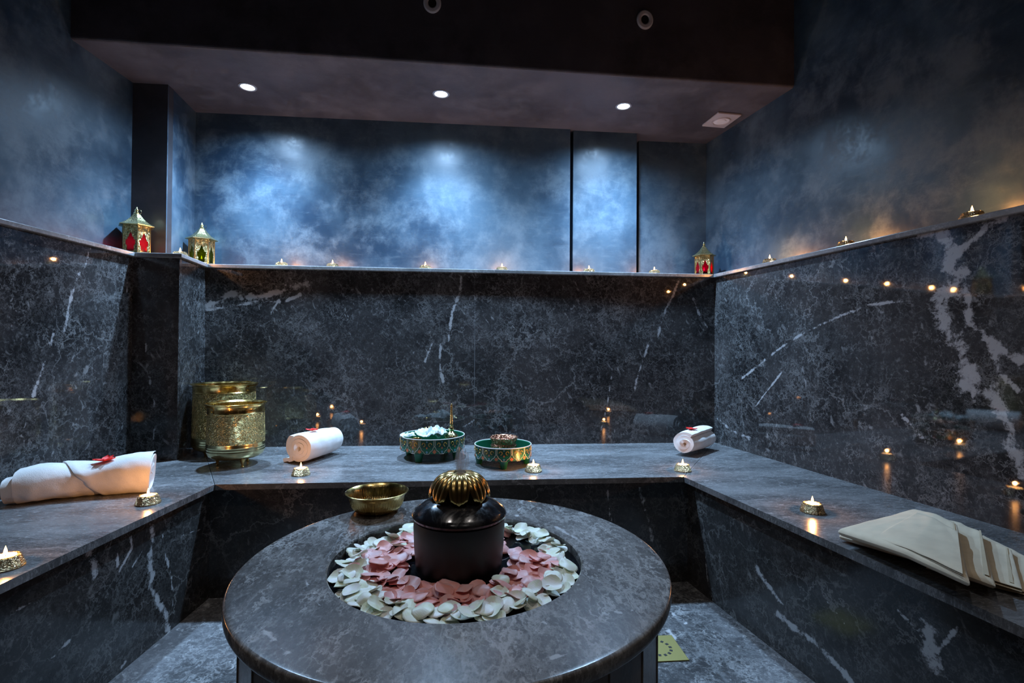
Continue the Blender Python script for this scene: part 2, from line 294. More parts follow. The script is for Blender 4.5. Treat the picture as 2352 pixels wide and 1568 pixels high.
# pier in the left corner
EX = Vector((.0005, 0, 0)); EY = Vector((0, .0012, 0))
pc = panel('wall_pier', PLc, P1-EX, ZL, ZS+.05, .05, 'plaster_dark', step=.5); struct(pc)  # front faces away from the spotlights; that shade is put into its colour
panel('pier_side', P1+EY, P2, ZL, ZS+.05, .008, 'plaster', pc, .5)
panel('marble_panel', ML, C1-EX, ZB, ZL-.02, .02, 'column_marble', pc, .02, veins=[([(335, 790), (345, 880), (360, 960), (350, 1010)], .007)])
panel('marble_panel', C1+EY, C2, ZB, ZL-.02, .008, 'wall_marble', pc, .02)
# ledge round the walls: slab pieces, front overhang 2 cm
def offs(P, D, d): return Vector(P)+Vector((-D.y, D.x, 0))*d
OV = .02
def slab(name, poly, z0, z1, m, parent=None, bev=.003, veins=(), grouts=(), step=None):
    if step:
        # fine top so the grout and veins can sit in it
        mb = MB(); mb.hexa([(p[0], p[1]) for p in poly], z0, z1); me = bpy.data.meshes.new(name); me.from_pydata(mb.v, [], mb.f)
        bm = bmesh.new(); bm.from_mesh(me)
        xs = [p[0] for p in poly]; ys = [p[1] for p in poly]
        for ax, lo, hi in ((0, min(xs), max(xs)), (1, min(ys), max(ys))):
            nn_ = int((hi-lo)/step)
            for i in range(1, nn_):
                co = [0, 0, 0]; no = [0, 0, 0]; co[ax] = lo+(hi-lo)*i/nn_; no[ax] = 1
                bmesh.ops.bisect_plane(bm, geom=bm.verts[:]+bm.edges[:]+bm.faces[:], plane_co=co, plane_no=no)
        bm.to_mesh(me); bm.free(); me.materials.append(M[m]); o = bpy.data.objects.new(name, me); COL.objects.link(o)
        if parent: o.parent = parent
    else:
        mb = MB(); mb.hexa([(p[0], p[1]) for p in poly], z0, z1); o = mb.build(name, m, parent, smooth=False)
        bevel(o, bev)
    add_attrs(o.data, [([onz(x, y, z1) for x, y in pts], wd) for pts, wd in veins], [(a, b, wd) for a, b, wd in grouts])
    return o
e1 = along(ML, LD, YR); MLo = along(offs(ML, LD, -OV), LD, 2.51-OV); e1o = along(offs(ML, LD, -OV), LD, YR)
PLr = along(PLc, LD, YR)
sideD = (C2-C1).normalized()
C1o = Vector((C1.x+OV, C1.y-OV, 0)); C2o = Vector((C2.x+OV, YW-OV, 0)); MRo = along(offs(MR, RD, -(-OV)), RD, YW-OV) if False else Vector((along(MR, RD, YW-OV).x-OV, YW-OV, 0))
rEo = Vector((along(MR, RD, YR).x-OV, YR, 0))
ls = slab('trim_1', [e1o, MLo, ML+Vector((0, .21, 0)), PLc, PLr], ZL-.02, ZL, 'ledge'); struct(ls)
ls = slab('trim_2', [MLo, C1o, C2o, (P2.x, 3.03), (P2.x, 3.03), P1, PLc], ZL-.02, ZL-.0002, 'ledge'); struct(ls)
ls = slab('trim_3', [C2o, MRo, PR, (PR.x, PR.y+.02), (P2.x, PR.y+.02), (P2.x, 3.0)], ZL-.02, ZL, 'ledge'); struct(ls)
ls = slab('trim_4', [MRo, rEo, along(PR, RD, YR), PR], ZL-.02, ZL, 'ledge'); struct(ls)
# floor, ceiling with bulkhead
fl = slab('floor', [(-1.9, YR), (2.3, YR), (2.3, 3.2), (-1.9, 3.2)], -.05, 0, 'floor', step=.02,
    veins=[([(1545, 1408), (1575, 1430)], .012), ([(1530, 1447), (1560, 1475)], .014)],
    grouts=[((-1.9, y, 0), (2.3, y, 0), .014) for y in (1.59, .79, 2.39)] + [((x, YR, 0), (x, 3.2, 0), .014) for x in (-.62, .78)]); struct(fl)
mb = MB(); mb.box(-2.0, 2.4, YR-.1, 3.3, ZC, ZC+.1); ce = mb.build('ceiling', 'plaster_dark', smooth=False); struct(ce)
mb = MB(); mb.hexa([(-1.80, 2.352), (1.72, 2.427), (1.72, 3.3), (-1.80, 3.3)], ZS, ZC); bk = mb.build('bulkhead', plaster('bulkhead_plaster', (.055, .048, .056), (.10, .088, .10), (.15, .135, .15), rough=.5, off=5., spec=.3), ce, smooth=False); bevel(bk, .012, 3)
# ------------------------------------------------------------------ benches
def bench(name, label, top_poly, fa, fb, m_front, veins, tv, gr):
    t = thing(name, label, 'bench')
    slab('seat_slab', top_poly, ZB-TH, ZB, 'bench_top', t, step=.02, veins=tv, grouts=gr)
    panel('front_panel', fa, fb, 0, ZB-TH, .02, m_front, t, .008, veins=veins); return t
BLc = Vector((XL, YB, 0)); BRc = Vector((XR, YB, 0)); G = .0012
lE = along(BLc, LD, YR); rE = along(BRc, RD, YR)
fo = .03
fl0 = offs(BLc, LD, fo); fr0 = Vector((BRc.x+fo, YB+fo, 0)); flc = Vector((XL-fo, YB+fo, 0))
diagL = Vector((-1.3717, YW, 0))
bench('marble_bench', 'dark marble bench along the left wall, carrying the large rolled cloth', [(lE.x, lE.y), (XL-G, YB), (C2.x-G, YW), (C1.x, C1.y), (ML.x, ML.y), (along(ML, LD, YR).x, YR)],
    along(flc, LD, YR), flc, 'front_marble', [
    ([(345, 1206), (351, 1240), (343, 1280), (349, 1317), (347, 1351), (366, 1385), (386, 1415), (388, 1460)], .017), ([(207, 1270), (213, 1290), (218, 1322)], .018), ([(371, 1215), (382, 1280), (394, 1325), (397, 1390)], .006),
    ([(300, 1230), (304, 1257), (274, 1310)], .007), ([(268, 1272), (270, 1300)], .009), ([(385, 1250), (430, 1225), (460, 1215)], .005), ([(330, 1260), (305, 1300)], .005), ([(40, 1400), (110, 1370)], .006), ([(120, 1510), (160, 1470)], .006), ([(280, 1530), (310, 1500)], .009)],
    [], [((-1.3717, YW, ZB), (XL, YB, ZB), .007), ((-1.55, 1.15, ZB), (-1.04, 1.15, ZB), .007)])
bench('marble_bench', 'dark marble bench along the back wall, carrying the two green trays', [(XL+G, YB), (XR-G, YB), (WR-G, YW), (C2.x+G, YW)],
    flc, fr0, 'front_marble', [([(1468, 1120), (1478, 1160), (1490, 1195), (1500, 1250)], .014), ([(1395, 1125), (1400, 1180), (1420, 1240)], .005)],
    [([(1160, 1040), (1300, 1036)], .006)], [((-.9, 2.52, ZB), (1.1, 2.49, ZB), .006)])
bench('marble_bench', 'dark marble bench along the right wall, with the folded cream cloths', [(XR+G, YB), (rE.x, rE.y), (along(MR, RD, YR).x, YR), (WR+G, YW)],
    fr0, along(fr0, RD, YR), 'front_marble', [([(1738, 1305), (1760, 1340), (1778, 1364), (1797, 1388)], .012), ([(1785, 1408), (1834, 1448), (1863, 1467), (1906, 1509), (1957, 1567)], .016), ([(2130, 1450), (2136, 1492), (2146, 1530)], .024),
    ([(1620, 1270), (1625, 1330), (1640, 1390)], .006), ([(2060, 1400), (2100, 1440), (2130, 1480)], .007), ([(2150, 1500), (2200, 1440)], .006), ([(1900, 1380), (1940, 1430)], .006)],
    [], [((.908, YB, ZB), (1.18, 2.45, ZB), .006), ((1.18, 2.45, ZB), (WR, YW, ZB), .005)])
# ------------------------------------------------------------------ round fountain table
TX, TY, TR_, TI, TZ = -.0179, 1.1946, .4749, .2848, .5
ft = thing('fountain_table', 'round dark marble table with a water basin sunk in its middle', 'table', (TX, TY, 0))
mb = MB(); seg = 128; rings = []
for i in range(11): a = -PI/2 + PI*i/10; rings.append((TR_-.007+.007*math.cos(a), TZ-.014+(.007 if a > 0 else -.007)+.007*math.sin(a)))
n_in = 24
for i in range(1, n_in): rings.append((TR_-.007+(TI-TR_+.007+.003)*i/n_in, TZ))
rings += [(TI+.003, TZ), (TI, TZ-.003), (TI, TZ-.028), (TR_-.02, TZ-.028)]
mb.lathe(rings+[rings[0]], seg, caps=False)
tt = mb.build('table_top', 'table_top', ft); 
def loc_t(p): return (p.x-TX, p.y-TY, p.z)
add_attrs(tt.data, [([loc_t(onz(x, y, TZ)) for x, y in pts], wd) for pts, wd in [([(1206, 1146), (1198, 1160), (1186, 1183)], .010), ([(1278, 1210), (1310, 1228), (1348, 1252)], .008), ([(750, 1170), (790, 1150)], .004), ([(700, 1330), (735, 1390)], .006), ([(600, 1440), (660, 1500)], .008), ([(1380, 1410), (1500, 1395)], .006), ([(1240, 1428), (1280, 1430)], .008), ([(1230, 1520), (1300, 1500)], .006)]],
          [((-.30, -.44, TZ), (-.30, .44, TZ), .004), ((-.46, .12, TZ), (-.285, .12, TZ), .004)])
mb = MB(); mb.lathe([(.449, 0), (.449, TZ-.0285)], 26); mb.build('pedestal', 'pedestal', ft, smooth=False)
mb = MB()
for j in range(26):
    a = 2*PI*j/26; mb.tube([(.4495*math.cos(a), .4495*math.sin(a), .001), (.4495*math.cos(a), .4495*math.sin(a), TZ-.036)], .0016, 6)
mb.build('pedestal_joints', mat('pale_grout', .7, 0, (.20, .17, .14)), ft)
mb = MB(); mb.lathe([(0, .40), (TI-.02, .40), (TI+.0005, .42), (TI+.0005, TZ-.0282)], 96, caps=False); mb.build('basin', 'stone', ft)
WZ = .478
mb = MB(); mb.lathe([(0, WZ), (.1, WZ), (.2, WZ), (TI-.001, WZ)], 96, caps=False); wo = mb.build('basin_water', 'water', loc=(TX, TY, 0)); tag(wo, 'still dark water filling the round basin under the petals', 'water', kind='stuff')
# ------------------------------------------------------------------ pot with brass flower
pot = thing('fountain_pot', 'black stone pot standing in the basin, with a brass flower on its lid', 'pot', (TX+.004, TY, 0))
mb = MB(); mb.lathe([(.094, .402), (.098, .47), (.103, .53), (.105, .575), (.104, .592), (.099, .596)], 80); mb.build('pot_body', 'stone_body', pot)
mb = MB(); mb.lathe([(.100, .5955), (.107, .597), (.109, .602), (.107, .607), (.100, .613), (.088, .622), (.072, .632), (.055, .639), (.047, .642), (.040, .652), (.030, .664), (.02, .668), (0, .668)], 80); mb.build('pot_lid', 'stone', pot)
mb = MB(); mb.lathe([(.008, .668), (.030, .672), (.030, .684), (.016, .690), (.011, .694), (.0, .694)], 40); mb.build('flower_hub', 'petal_brass', pot)
NP = 8
def bpetal(u, v):   # u across -1..1, v along 0..1
    a = v*1.55; r = .012+.055*math.sin(min(a, PI/2))**.9 + .004*max(0, v-.8); z = .693 - .052*(1-math.cos(a)) - .004*v
    hw = .0225*math.sin(PI*min(1, .12+.70*v))**.7*(1 if v < .85 else math.sqrt(max(0, 1-((v-.85)/.15)**2)))+.0008
    rib = .0030*abs(math.cos(u*1.5*PI))*(math.sin(PI*v)**.5) ; out = .0045*(1-u*u)
    return r+(rib+out)*.75, hw*u, z+(rib+out)*.6*math.cos(a)
def add_bpetal(mb, ang):
    def fn(s, side):
        def g(i, j):
            r, t, z = bpetal(i*2-1, j); r -= side; c_, s_ = math.cos(ang), math.sin(ang); return (r*c_-t*s_, r*s_+t*c_, z-side*.6)
        return g
    mb.grid(fn(0, 0), 19, 22); mb.grid(fn(0, .0022), 19, 22)
for i in range(NP):
    mb = MB(); add_bpetal(mb, 2*PI*i/NP - PI/2); mb.build('flower_petal', 'petal_brass', pot)
# water jet from the flower
mb = MB()
for i in range(9):
    a = i*2.4; r = .004+.0022*i; h = .045+.03*random.random()
    mb.tube([(r*math.cos(a)*.5, r*math.sin(a)*.5, .694), (r*math.cos(a)*.8, r*math.sin(a)*.8, .694+h*.5), (r*math.cos(a)*.7+.002, r*math.sin(a)*.7, .694+h)], [.0035, .0042, .0012], 8)
jo = mb.build('water_jet', 'jet', loc=(TX+.006, TY, 0)); tag(jo, 'faint translucent water jet rising from the brass flower', 'water', kind='stuff')
# ------------------------------------------------------------------ petals
def petal_mesh(idx, m):
    rnd = random.Random(idx); mb = MB(); n, r_ = 16, 6; curl = rnd.uniform(.15, .5); asp = rnd.uniform(.72, .95); tip = rnd.uniform(.1, .35); tw = rnd.uniform(-.5, .5); wv = rnd.uniform(0, 6.28); wa = rnd.uniform(.03, .12)
    def P(i, j, dz):
        a = 2*PI*j/n; q = i/r_; R = 1 + tip*max(0, math.cos(a))**4*.5 - .12*math.cos(a*2)
        x = q*R*math.cos(a); y = q*R*math.sin(a)*asp; z = curl*(x*x*.55+y*y*.75) + tw*.3*x*y + wa*q*q*math.sin(3*a+wv); s = .025
        return (x*s, y*s, z*s+dz)
    for dz in (0, -.0006):
        vs = [P(0, 0, dz)]+[P(i, j, dz) for i in range(1, r_+1) for j in range(n)]
        fs = [(0, 1+j, 1+(j+1) % n) for j in range(n)]+[(1+(i-1)*n+j, 1+i*n+j, 1+i*n+(j+1) % n, 1+(i-1)*n+(j+1) % n) for i in range(1, r_) for j in range(n)]
        mb.add(vs, fs)
    n1 = 1+r_*n; b0 = 1+(r_-1)*n
    mb.f += [(b0+j, b0+(j+1) % n, n1+b0+(j+1) % n, n1+b0+j) for j in range(n)]; mb.mi += [0]*n
    o = mb.build('rose_petal', m, ang=80); return o
protos = {'pale': [petal_mesh(i, 'pale') for i in range(9)], 'pink': [petal_mesh(20+i, 'pink') for i in range(9)]}
used = set(); rp = random.Random(11)
LBL = {'pale': ('cream white rose petal in the outer ring of petals floating in the basin', 'cream rose petals round the edge of the basin'), 'pink': ('pink rose petal floating nearer the black pot, inside the ring of cream petals', 'pink rose petals round the black pot')}
def put_petal(kind, r, a, z, tilt, sc):
    i = rp.randrange(9); p = protos[kind][i]
    if (kind, i) in used: o = p.copy(); COL.objects.link(o)
    else: o = p; used.add((kind, i))
    o.location = (TX+r*math.cos(a), TY+r*math.sin(a), z); flip = PI if rp.random() < .35 else 0
    o.rotation_euler = (rp.uniform(-tilt, tilt)+flip, rp.uniform(-tilt, tilt), rp.uniform(0, 6.28)); o.scale = (sc,)*3
    if flip: o.location.z += .010*sc
    sec = int(((a+PI/8) % (2*PI))/(PI/4)) % 8; where = ('right', 'back right', 'back', 'back left', 'left', 'front left', 'front', 'front right')[sec]
    top = 'resting on other petals' if z > WZ+.0105 else 'floating on the water'
    tag(o, ('cream' if kind == 'pale' else 'pink') + ' rose petal ' + top + ', ' + where + (' of the outer ring' if kind == 'pale' else ' of the pot'), 'petal', LBL[kind][1])
gaps = [(onz(1198, 1258, WZ), .046), (onz(1170, 1240, WZ), .022), (onz(880, 1243, WZ), .012), (onz(1228, 1262, WZ), .022)]
def ok(r, a, m=.0):
    p = Vector((TX+r*math.cos(a), TY+r*math.sin(a), 0)); return all((p-Vector((g.x, g.y, 0))).length > q+m for g, q in gaps)
def scatter(kind, n, r0, r1, dmin, z0, z1, tilt, s0, s1, pts):
    c = 0; tr = 0
    while c < n and tr < 20000:
        tr += 1; r = math.sqrt(rp.uniform(r0*r0, r1*r1)); a = rp.uniform(0, 2*PI); p = (r*math.cos(a), r*math.sin(a))
        if not ok(r, a, .010) or any((p[0]-q[0])**2+(p[1]-q[1])**2 < dmin*dmin for q in pts): continue
        pts.append(p); c += 1; put_petal(kind, r, a, rp.uniform(z0, z1), tilt, rp.uniform(s0, s1))
pp = []; scatter('pink', 120, .124, .220, .0205, WZ+.003, WZ+.008, .28, .75, 1.08, pp)
pq = []; scatter('pale', 110, .214, .262, .0205, WZ+.004, WZ+.010, .35, .72, 1.02, pq)
pr = []; scatter('pale', 40, .222, .255, .031, WZ+.013, WZ+.020, .5, .6, .95, pr)
ps = []; scatter('pink', 22, .135, .205, .045, WZ+.011, WZ+.016, .4, .7, .95, ps)
for r, a in ((.19, -1.1), (.15, -.9), (.17, 2.6)): put_petal('pale', r, a, WZ+.016, .3, .8)
# ------------------------------------------------------------------ tea lights
def add_flame(root, z, power, s=1.):
    mb = MB(); mb.lathe([(.0001, 0), (.0026*s, .003*s), (.0038*s, .007*s), (.0030*s, .012*s), (.0016*s, .017*s), (.0001, .022*s)], 14, (0, 0, z+.003)); mb.build('flame', 'flame', root)
    mb = MB(); mb.tube([(0, 0, z-.004), (.0006, 0, z+.005)], .0008, 6); mb.build('wick', 'wick', root)
def candle_light(p, power):
    l = bpy.data.lights.new('candle_glow', 'POINT'); l.energy = power; l.color = (1, .42, .12); l.shadow_soft_size = .006; o = bpy.data.objects.new('candle_glow', l); o.location = p; COL.objects.link(o)
def make_tealight():
    t = thing('tealight_candle', '', 'candle')
    mb = MB(); fl_ = lambda r, z, a: r*(1+.02*math.cos(12*a)) if z < .03 else r
    mb.lathe([(.0, 0), (.036, 0), (.0375, .003), (.036, .006), (.030, .024), (.0285, .028), (.0265, .0295), (.0235, .0295), (.0215, .027), (.0215, .016), (0, .016)], 60, fn=fl_, caps=False); mb.build('candle_holder', 'holder', t)
    mb = MB(); mb.lathe([(0, .0165), (.0212, .0165), (.0212, .0285), (.0202, .029), (.0195, .0275), (.004, .0270), (0, .0272)], 36, caps=False); mb.build('wax', 'wax', t)
    add_flame(t, .0272, 0, 1.0); return t
tl = make_tealight(); first = True
def put_candle(p, label, group=None, power=CANDLE_POWER, lit=True):
    global first
    if first: t = tl; first = False; t.location = p; t['label'] = label
    else: t = dup(tl, p, random.uniform(0, 6), label)
    if group: t['group'] = group
    if lit: candle_light((p[0], p[1], p[2]+.044), power)
BC = [((691, 1090), 'lit tea light in front of the rolled towel near the brass pails'), ((1225, 1082), 'lit tea light just right of the smaller green tray'),
      ((1568, 1081), 'lit tea light in front of the spiral rolled towel in the right corner'), ((340, 1156), 'lit tea light beside the end of the large rolled cloth on the left bench'),
      ((12, 1303), 'lit tea light nearest the camera on the left bench, cut by the photo edge'), ((1866, 1175), 'lit tea light alone on the right bench near the folded cream cloths')]
for (x, y), l in BC: put_candle(onz(x, y, ZB), l, 'tea lights on the benches')
yl = YW+.085
for x, l in ((647, 'leftmost lit tea light of the six on the back wall ledge'), (764, 'second lit tea light from the left on the back wall ledge'), (977, 'lit tea light on the back ledge below the middle ceiling spotlight'),
             (1153, 'fourth lit tea light from the left on the back wall ledge'), (1353, 'lit tea light on the ledge in front of the raised wall pilaster'), (1503, 'lit tea light on the back ledge between the pilaster and the small lantern')):
    p = ony(x, 600, yl); put_candle((p.x, yl, ZL), l, 'tea lights on the wall ledges', 1.6)
def rightledge(px, d=.06):
    P = offs(MR, RD, -d) ; return onpl(px, 550, Vector(P), RD)
RN = Vector((RD.y, -RD.x, 0))
for x, l in ((1768, 'first lit tea light from the corner on the right wall ledge'), (1943, 'middle lit tea light of the three on the right wall ledge'), (2233, 'lit tea light nearest the camera on the right wall ledge')):
    p = onpl(x, 550, MR+RN*.055, RD); put_candle((p.x, p.y, ZL), l, 'tea lights on the wall ledges', 1.6)
p = onpl(414, 577, Vector((C1.x-.05, C1.y, 0)), sideD); put_candle((p.x, p.y, ZL), 'lit tea light on the pier ledge between the two left lanterns', 'tea lights on the wall ledges', 1.6)
# ------------------------------------------------------------------ lanterns
def window_outline():
    h = [(0, .118), (.006, .104), (.0075, .094), (.014, .090), (.012, .082), (.021, .078), (.021, .056), (.0155, .052), (.0155, .024)]
    return [(-x, z) for x, z in h[::-1]] + h[1:]
def make_lantern(label, glass, loc, rz, s=1.):
    t = thing('lantern', label, 'lantern', loc, rz, 'brass lanterns on the ledge'); R = .062; NS = 6
    mb = MB(); mb.lathe([(.0, 0), (.070, 0), (.070, .004), (.064, .010), (.062, .014), (0, .014)], 6, caps=False); mb.build('lantern_base', 'lantern_plain', t, smooth=False)
    hw = R*math.sin(PI/6); ap = R*math.cos(PI/6); z0, z1 = .014, .150
    for i in range(NS):
        a = PI/6+i*PI/3
        n = Vector((math.cos(a), math.sin(a), 0)); u = Vector((-math.sin(a), math.cos(a), 0))
        bm = bmesh.new(); W_ = window_outline()
        def P(x, z, d): return n*(ap+d)+u*x+Vector((0, 0, z))
        for d in (0, -.0015):
            o_ = [bm.verts.new(P(x, z, d)) for x, z in ((-hw, z0), (hw, z0), (hw, z1), (-hw, z1))]; w_ = [bm.verts.new(P(x, z+z0*0, d)) for x, z in W_]
            es = [bm.edges.new((o_[j], o_[(j+1) % 4])) for j in range(4)]+[bm.edges.new((w_[j], w_[(j+1) % len(w_)])) for j in range(len(w_))]
            bmesh.ops.triangle_fill(bm, use_beauty=True, use_dissolve=False, edges=es)
        me = bpy.data.meshes.new('brass_panel'); bm.to_mesh(me); bm.free(); me.materials.append(M['lantern_brass']); pn = bpy.data.objects.new('brass_panel', me); COL.objects.link(pn); pn.parent = t
        g = MB(); g.add([P(-hw*.93, z0+.002, -.0025), P(hw*.93, z0+.002, -.0025), P(hw*.93, z1-.002, -.0025), P(-hw*.93, z1-.002, -.0025), P(-hw*.93, z0+.002, -.0035), P(hw*.93, z0+.002, -.0035), P(hw*.93, z1-.002, -.0035), P(-hw*.93, z1-.002, -.0035)],
                        [(0, 1, 2, 3), (7, 6, 5, 4), (0, 4, 5, 1), (1, 5, 6, 2), (2, 6, 7, 3), (3, 7, 4, 0)])
        g.build('glass_pane', glass[i % len(glass)], pn, smooth=False)
    mb = MB()
    for i in range(6):
        a = i*PI/3; mb.tube([(R*math.cos(a), R*math.sin(a), .010), (R*math.cos(a), R*math.sin(a), .152)], .0022, 6)
    mb.build('corner_rods', 'lantern_plain', t)
    mb = MB(); mb.lathe([(.060, .150), (.079, .153), (.081, .156), (.062, .166), (.044, .180), (.028, .197), (.016, .214), (.012, .218), (0, .218)], 6, caps=False); mb.build('lantern_roof', 'filigree', t, smooth=False)
    mb = MB(); mb.lathe([(.011, .216), (.014, .221), (.009, .226), (.007, .230), (.010, .234), (.006, .240), (.0015, .252), (0, .253)], 20, caps=False); mb.build('finial', 'smooth_brass', t)
    mb = MB(); mb.tube([(.010+.011*math.cos(q), 0, .228+.011*math.sin(q)) for q in [j*2*PI/20 for j in range(20)]], .0009, 6, True); mb.build('hanging_ring', 'smooth_brass', t)
    t.scale = (s,)*3
    return t
p = onz(312, 571, ZL); q1 = Vector((-1.60, 2.50, ZL))
LANT = [((onpl(313, 560, Vector((ML.x-.075, ML.y, 0)), LD)), 'brass lantern with glowing red glass on the left wall ledge', ['glass_red', 'glass_magenta', 'glass_red'], .1, .98),
        ((onpl(463, 590, Vector((C1.x-.07, C1.y, 0)), sideD)), 'brass lantern with green glass standing at the back corner of the pier ledge', ['glass_green'], .45, .98),
        ((ony(1617, 600, 2.955)), 'small brass lantern with dark red glass at the right end of the back ledge', ['glass_magenta', 'glass_red', 'glass_magenta'], .75, .86)]
for pos, lab, gl, rz, s in LANT:
    t = make_lantern(lab, gl, (pos.x, pos.y, ZL), rz, s)
    put_candle((pos.x, pos.y, ZL+.014*s), 'tea light burning inside the ' + ('red lantern on the left ledge' if 'left' in lab else 'green lantern by the pier' if 'green' in lab else 'dark red lantern at the right'), 'tea lights inside the lanterns', .2)
# ------------------------------------------------------------------ brass pails
def make_pail(label, loc, R, H, foot, rz):
    t = thing('brass_pail', label, 'pail', loc, rz, 'brass pails in the left corner'); z0 = foot
    mb = MB(); b = H-foot
    low = [(0, z0), (R*.55, z0+.001), (R*.80, z0+.006), (R*.93, z0+.016), (R*.985, z0+.032), (R*1.0, z0+.038), (R*.985, z0+.042), (R*1.0, z0+.049), (R*.985, z0+.053), (R*1.0, z0+.060), (R*.99, z0+.064), (R*.99, z0+.072)]
    mb.lathe(low, 72, caps=False); mb.build('pail_base', 'smooth_brass', t)
    mb = MB(); mb.lathe([(R*.99, z0+.072), (R*.985, z0+.12), (R*.975, z0+b*.6), (R*.965, H-.040)], 72, caps=False); mb.build('embossed_band', 'embossed', t)
    mb = MB(); mb.lathe([(R*.965, H-.040), (R*.985, H-.037), (R*.965, H-.033), (R*.965, H-.010), (R*.985, H-.004), (R*1.04, H), (R*1.045, H+.003), (R*1.03, H+.004), (R*.955, H-.003), (R*.945, H-.02), (R*.92, z0+.10), (R*.85, z0+.035), (R*.4, z0+.014), (0, z0+.013)], 72, caps=False); mb.build('pail_rim', 'brass', t)
    for i in range(3):
        a = i*2*PI/3 - PI/2+.25; c, s_ = math.cos(a), math.sin(a); r = R*.62
        mb = MB(); mb.lathe([(.004, 0), (.0085, .0015), (.005, .006), (.006, foot*.5), (.010, foot*.8), (.014, foot+.012)], 16, (r*c, r*s_, 0)); mb.build('foot', 'brass', t)
    for sgn in (1, -1):
        mb = MB(); mb.box(-.011, .011, R*.95*sgn-.003, R*.95*sgn+.003, H-.045, H-.004); mb.lathe([(0, -.003), (.008, 0), (0, .006)], 12, (0, R*.97*sgn, H-.028)); mb.build('handle_lug', 'brass', t)
    pts = [(R*1.015*math.cos(q)+.0, R*1.0*math.sin(q), H+.006-.016*abs(math.sin(q))) for q in [PI/2 - PI*j/24 for j in range(25)]]
    mb = MB(); mb.tube(pts, .0022, 8); mb.build('bail_handle', 'brass', t)
    return t
b1 = onz(502, 1043, ZB); make_pail('taller brass pail standing behind the smaller one against the pier', (-1.195, 2.652, ZB), .143, .345, .022, 1.2)
b2 = onz(533, 1062, ZB); make_pail('smaller footed brass pail in front with bright candle reflections', (-1.035, 2.41, ZB), .120, .275, .032, 2.6)
# ------------------------------------------------------------------ green footed trays
def make_tray(label, loc, R, H, foot, ncell, rz):
    t = thing('footed_tray', label, 'tray', loc, rz, 'green enamelled trays on the back bench'); z0 = foot-.002; z1 = H
    mb = MB(); mb.lathe([(0, z0), (R*.97, z0), (R, z0+.002), (R, z1-.002), (R-.002, z1), (R-.005, z1-.002), (R-.005, z0+.006), (0, z0+.006)], 96, caps=False); mb.build('tray_body', 'green', t)
    mb = MB(); mb.tube([(R*math.cos(q)-.0, R*math.sin(q), z1) for q in [j*2*PI/96 for j in range(96)]], .0022, 8, True); mb.build('rim_line', 'white_line', t)
    for i in range(4):
        a = PI/4+i*PI/2; mb = MB(); mb.lathe([(R*.085, 0), (R*.10, .002), (R*.15, z0)], 24, (R*.84*math.cos(a), R*.84*math.sin(a), 0)); mb.build('foot', 'green', t)
    hh = z1-z0
    def cyl(a, z, d=.0008): return ((R+d)*math.cos(a), (R+d)*math.sin(a), z0+z*hh)
    mb = MB()
    for c in range(ncell):
        a0 = 2*PI*c/ncell; da = 2*PI/ncell
        mb.cur = 3; mb.grid(lambda u, v: cyl(a0+da*(.12+.76*u), .42+.5*v, .0003), 7, 4)
        mb.cur = 0
        for sg in (1, -1):
            pl = [(0+.045*sg, .96), (.045*sg, .62), (.02*sg, .52), (.10*sg, .42), (.12*sg, .30), (.30*sg, .16), (.36*sg, .02), (.5*sg, .02)]
            pts = []
            for (x, z), (x2, z2) in zip(pl[:-1], pl[1:]): pts += [cyl(a0+da*(x+(x2-x)*k_/3), z+(z2-z)*k_/3) for k_ in range(3)]
            pts.append(cyl(a0+da*pl[-1][0], pl[-1][1])); mb.tube(pts, .0011, 5)
        mb.cur = 1
        for sg in (1, -1): mb.tube([cyl(a0+da*(.5+sg*(.22+.10*math.cos(q))), .66+.13*math.sin(q)) for q in [.4*PI*sg*0+ j*1.5*PI/9 for j in range(10)]], .0016, 5)
        mb.cur = 2
        mb.add([cyl(a0+da*x, z, .001) for x, z in ((-.14, .16), (0, .02), (.14, .16), (0, .34))], [(0, 1, 2, 3)]); mb.add([cyl(a0+da*(.5+x), z, .001) for x, z in ((-.06, .42), (0, .34), (.06, .42), (0, .52))], [(0, 1, 2, 3)])
        mb.cur = 4
        mb.add([cyl(a0+da*(.5+x), z, .001) for x, z in ((-.05, .86), (0, .80), (.05, .86), (0, .93))], [(0, 1, 2, 3)]); mb.add([cyl(a0+da*(.5+x), z, .001) for x, z in ((-.09, .16), (0, .05), (.09, .16), (0, .26))], [(0, 1, 2, 3)])
    mb.build('enamel_pattern', ['white_line', 'gold_line', 'orange', 'green_dark', 'blue_dot'], t)
    return t
T1 = onz(993, 1048, ZB); T2 = onz(1155, 1064, ZB)
make_tray('larger green enamelled tray on four feet, holding white organza and a brass sprinkler', (T1.x, T1.y, ZB), .155, .108, .044, 14, .35)
make_tray('smaller green enamelled tray on four feet, holding a copper bowl', (T2.x, T2.y, ZB), .130, .092, .038, 12, .75)
# perfume sprinkler
zf = ZB+.042+.006
sp = onz(1046, 1040, ZB); sx, sy = T1.x+.092, T1.y-.02
mb = MB(); prof = [(0, 0), (.026, 0), (.028, .004), (.020, .012), (.014, .020), (.022, .026), (.033, .038), (.036, .050), (.031, .062), (.018, .072), (.010, .080), (.013, .086), (.015, .093), (.012, .100), (.007, .106)]
z = .106
for i in range(8): prof += [(.0105-.0006*i, z+.005), (.0072-.0004*i, z+.011)]; z += .0115
prof += [(.0055, z+.004), (.004, z+.012), (0, z+.016)]
mb.lathe(prof, 32, caps=False); o = mb.build('perfume_sprinkler', 'smooth_brass', ang=60, loc=(sx, sy, zf-.001)); tag(o, 'tall necked brass perfume sprinkler standing in the larger green tray', 'bottle')
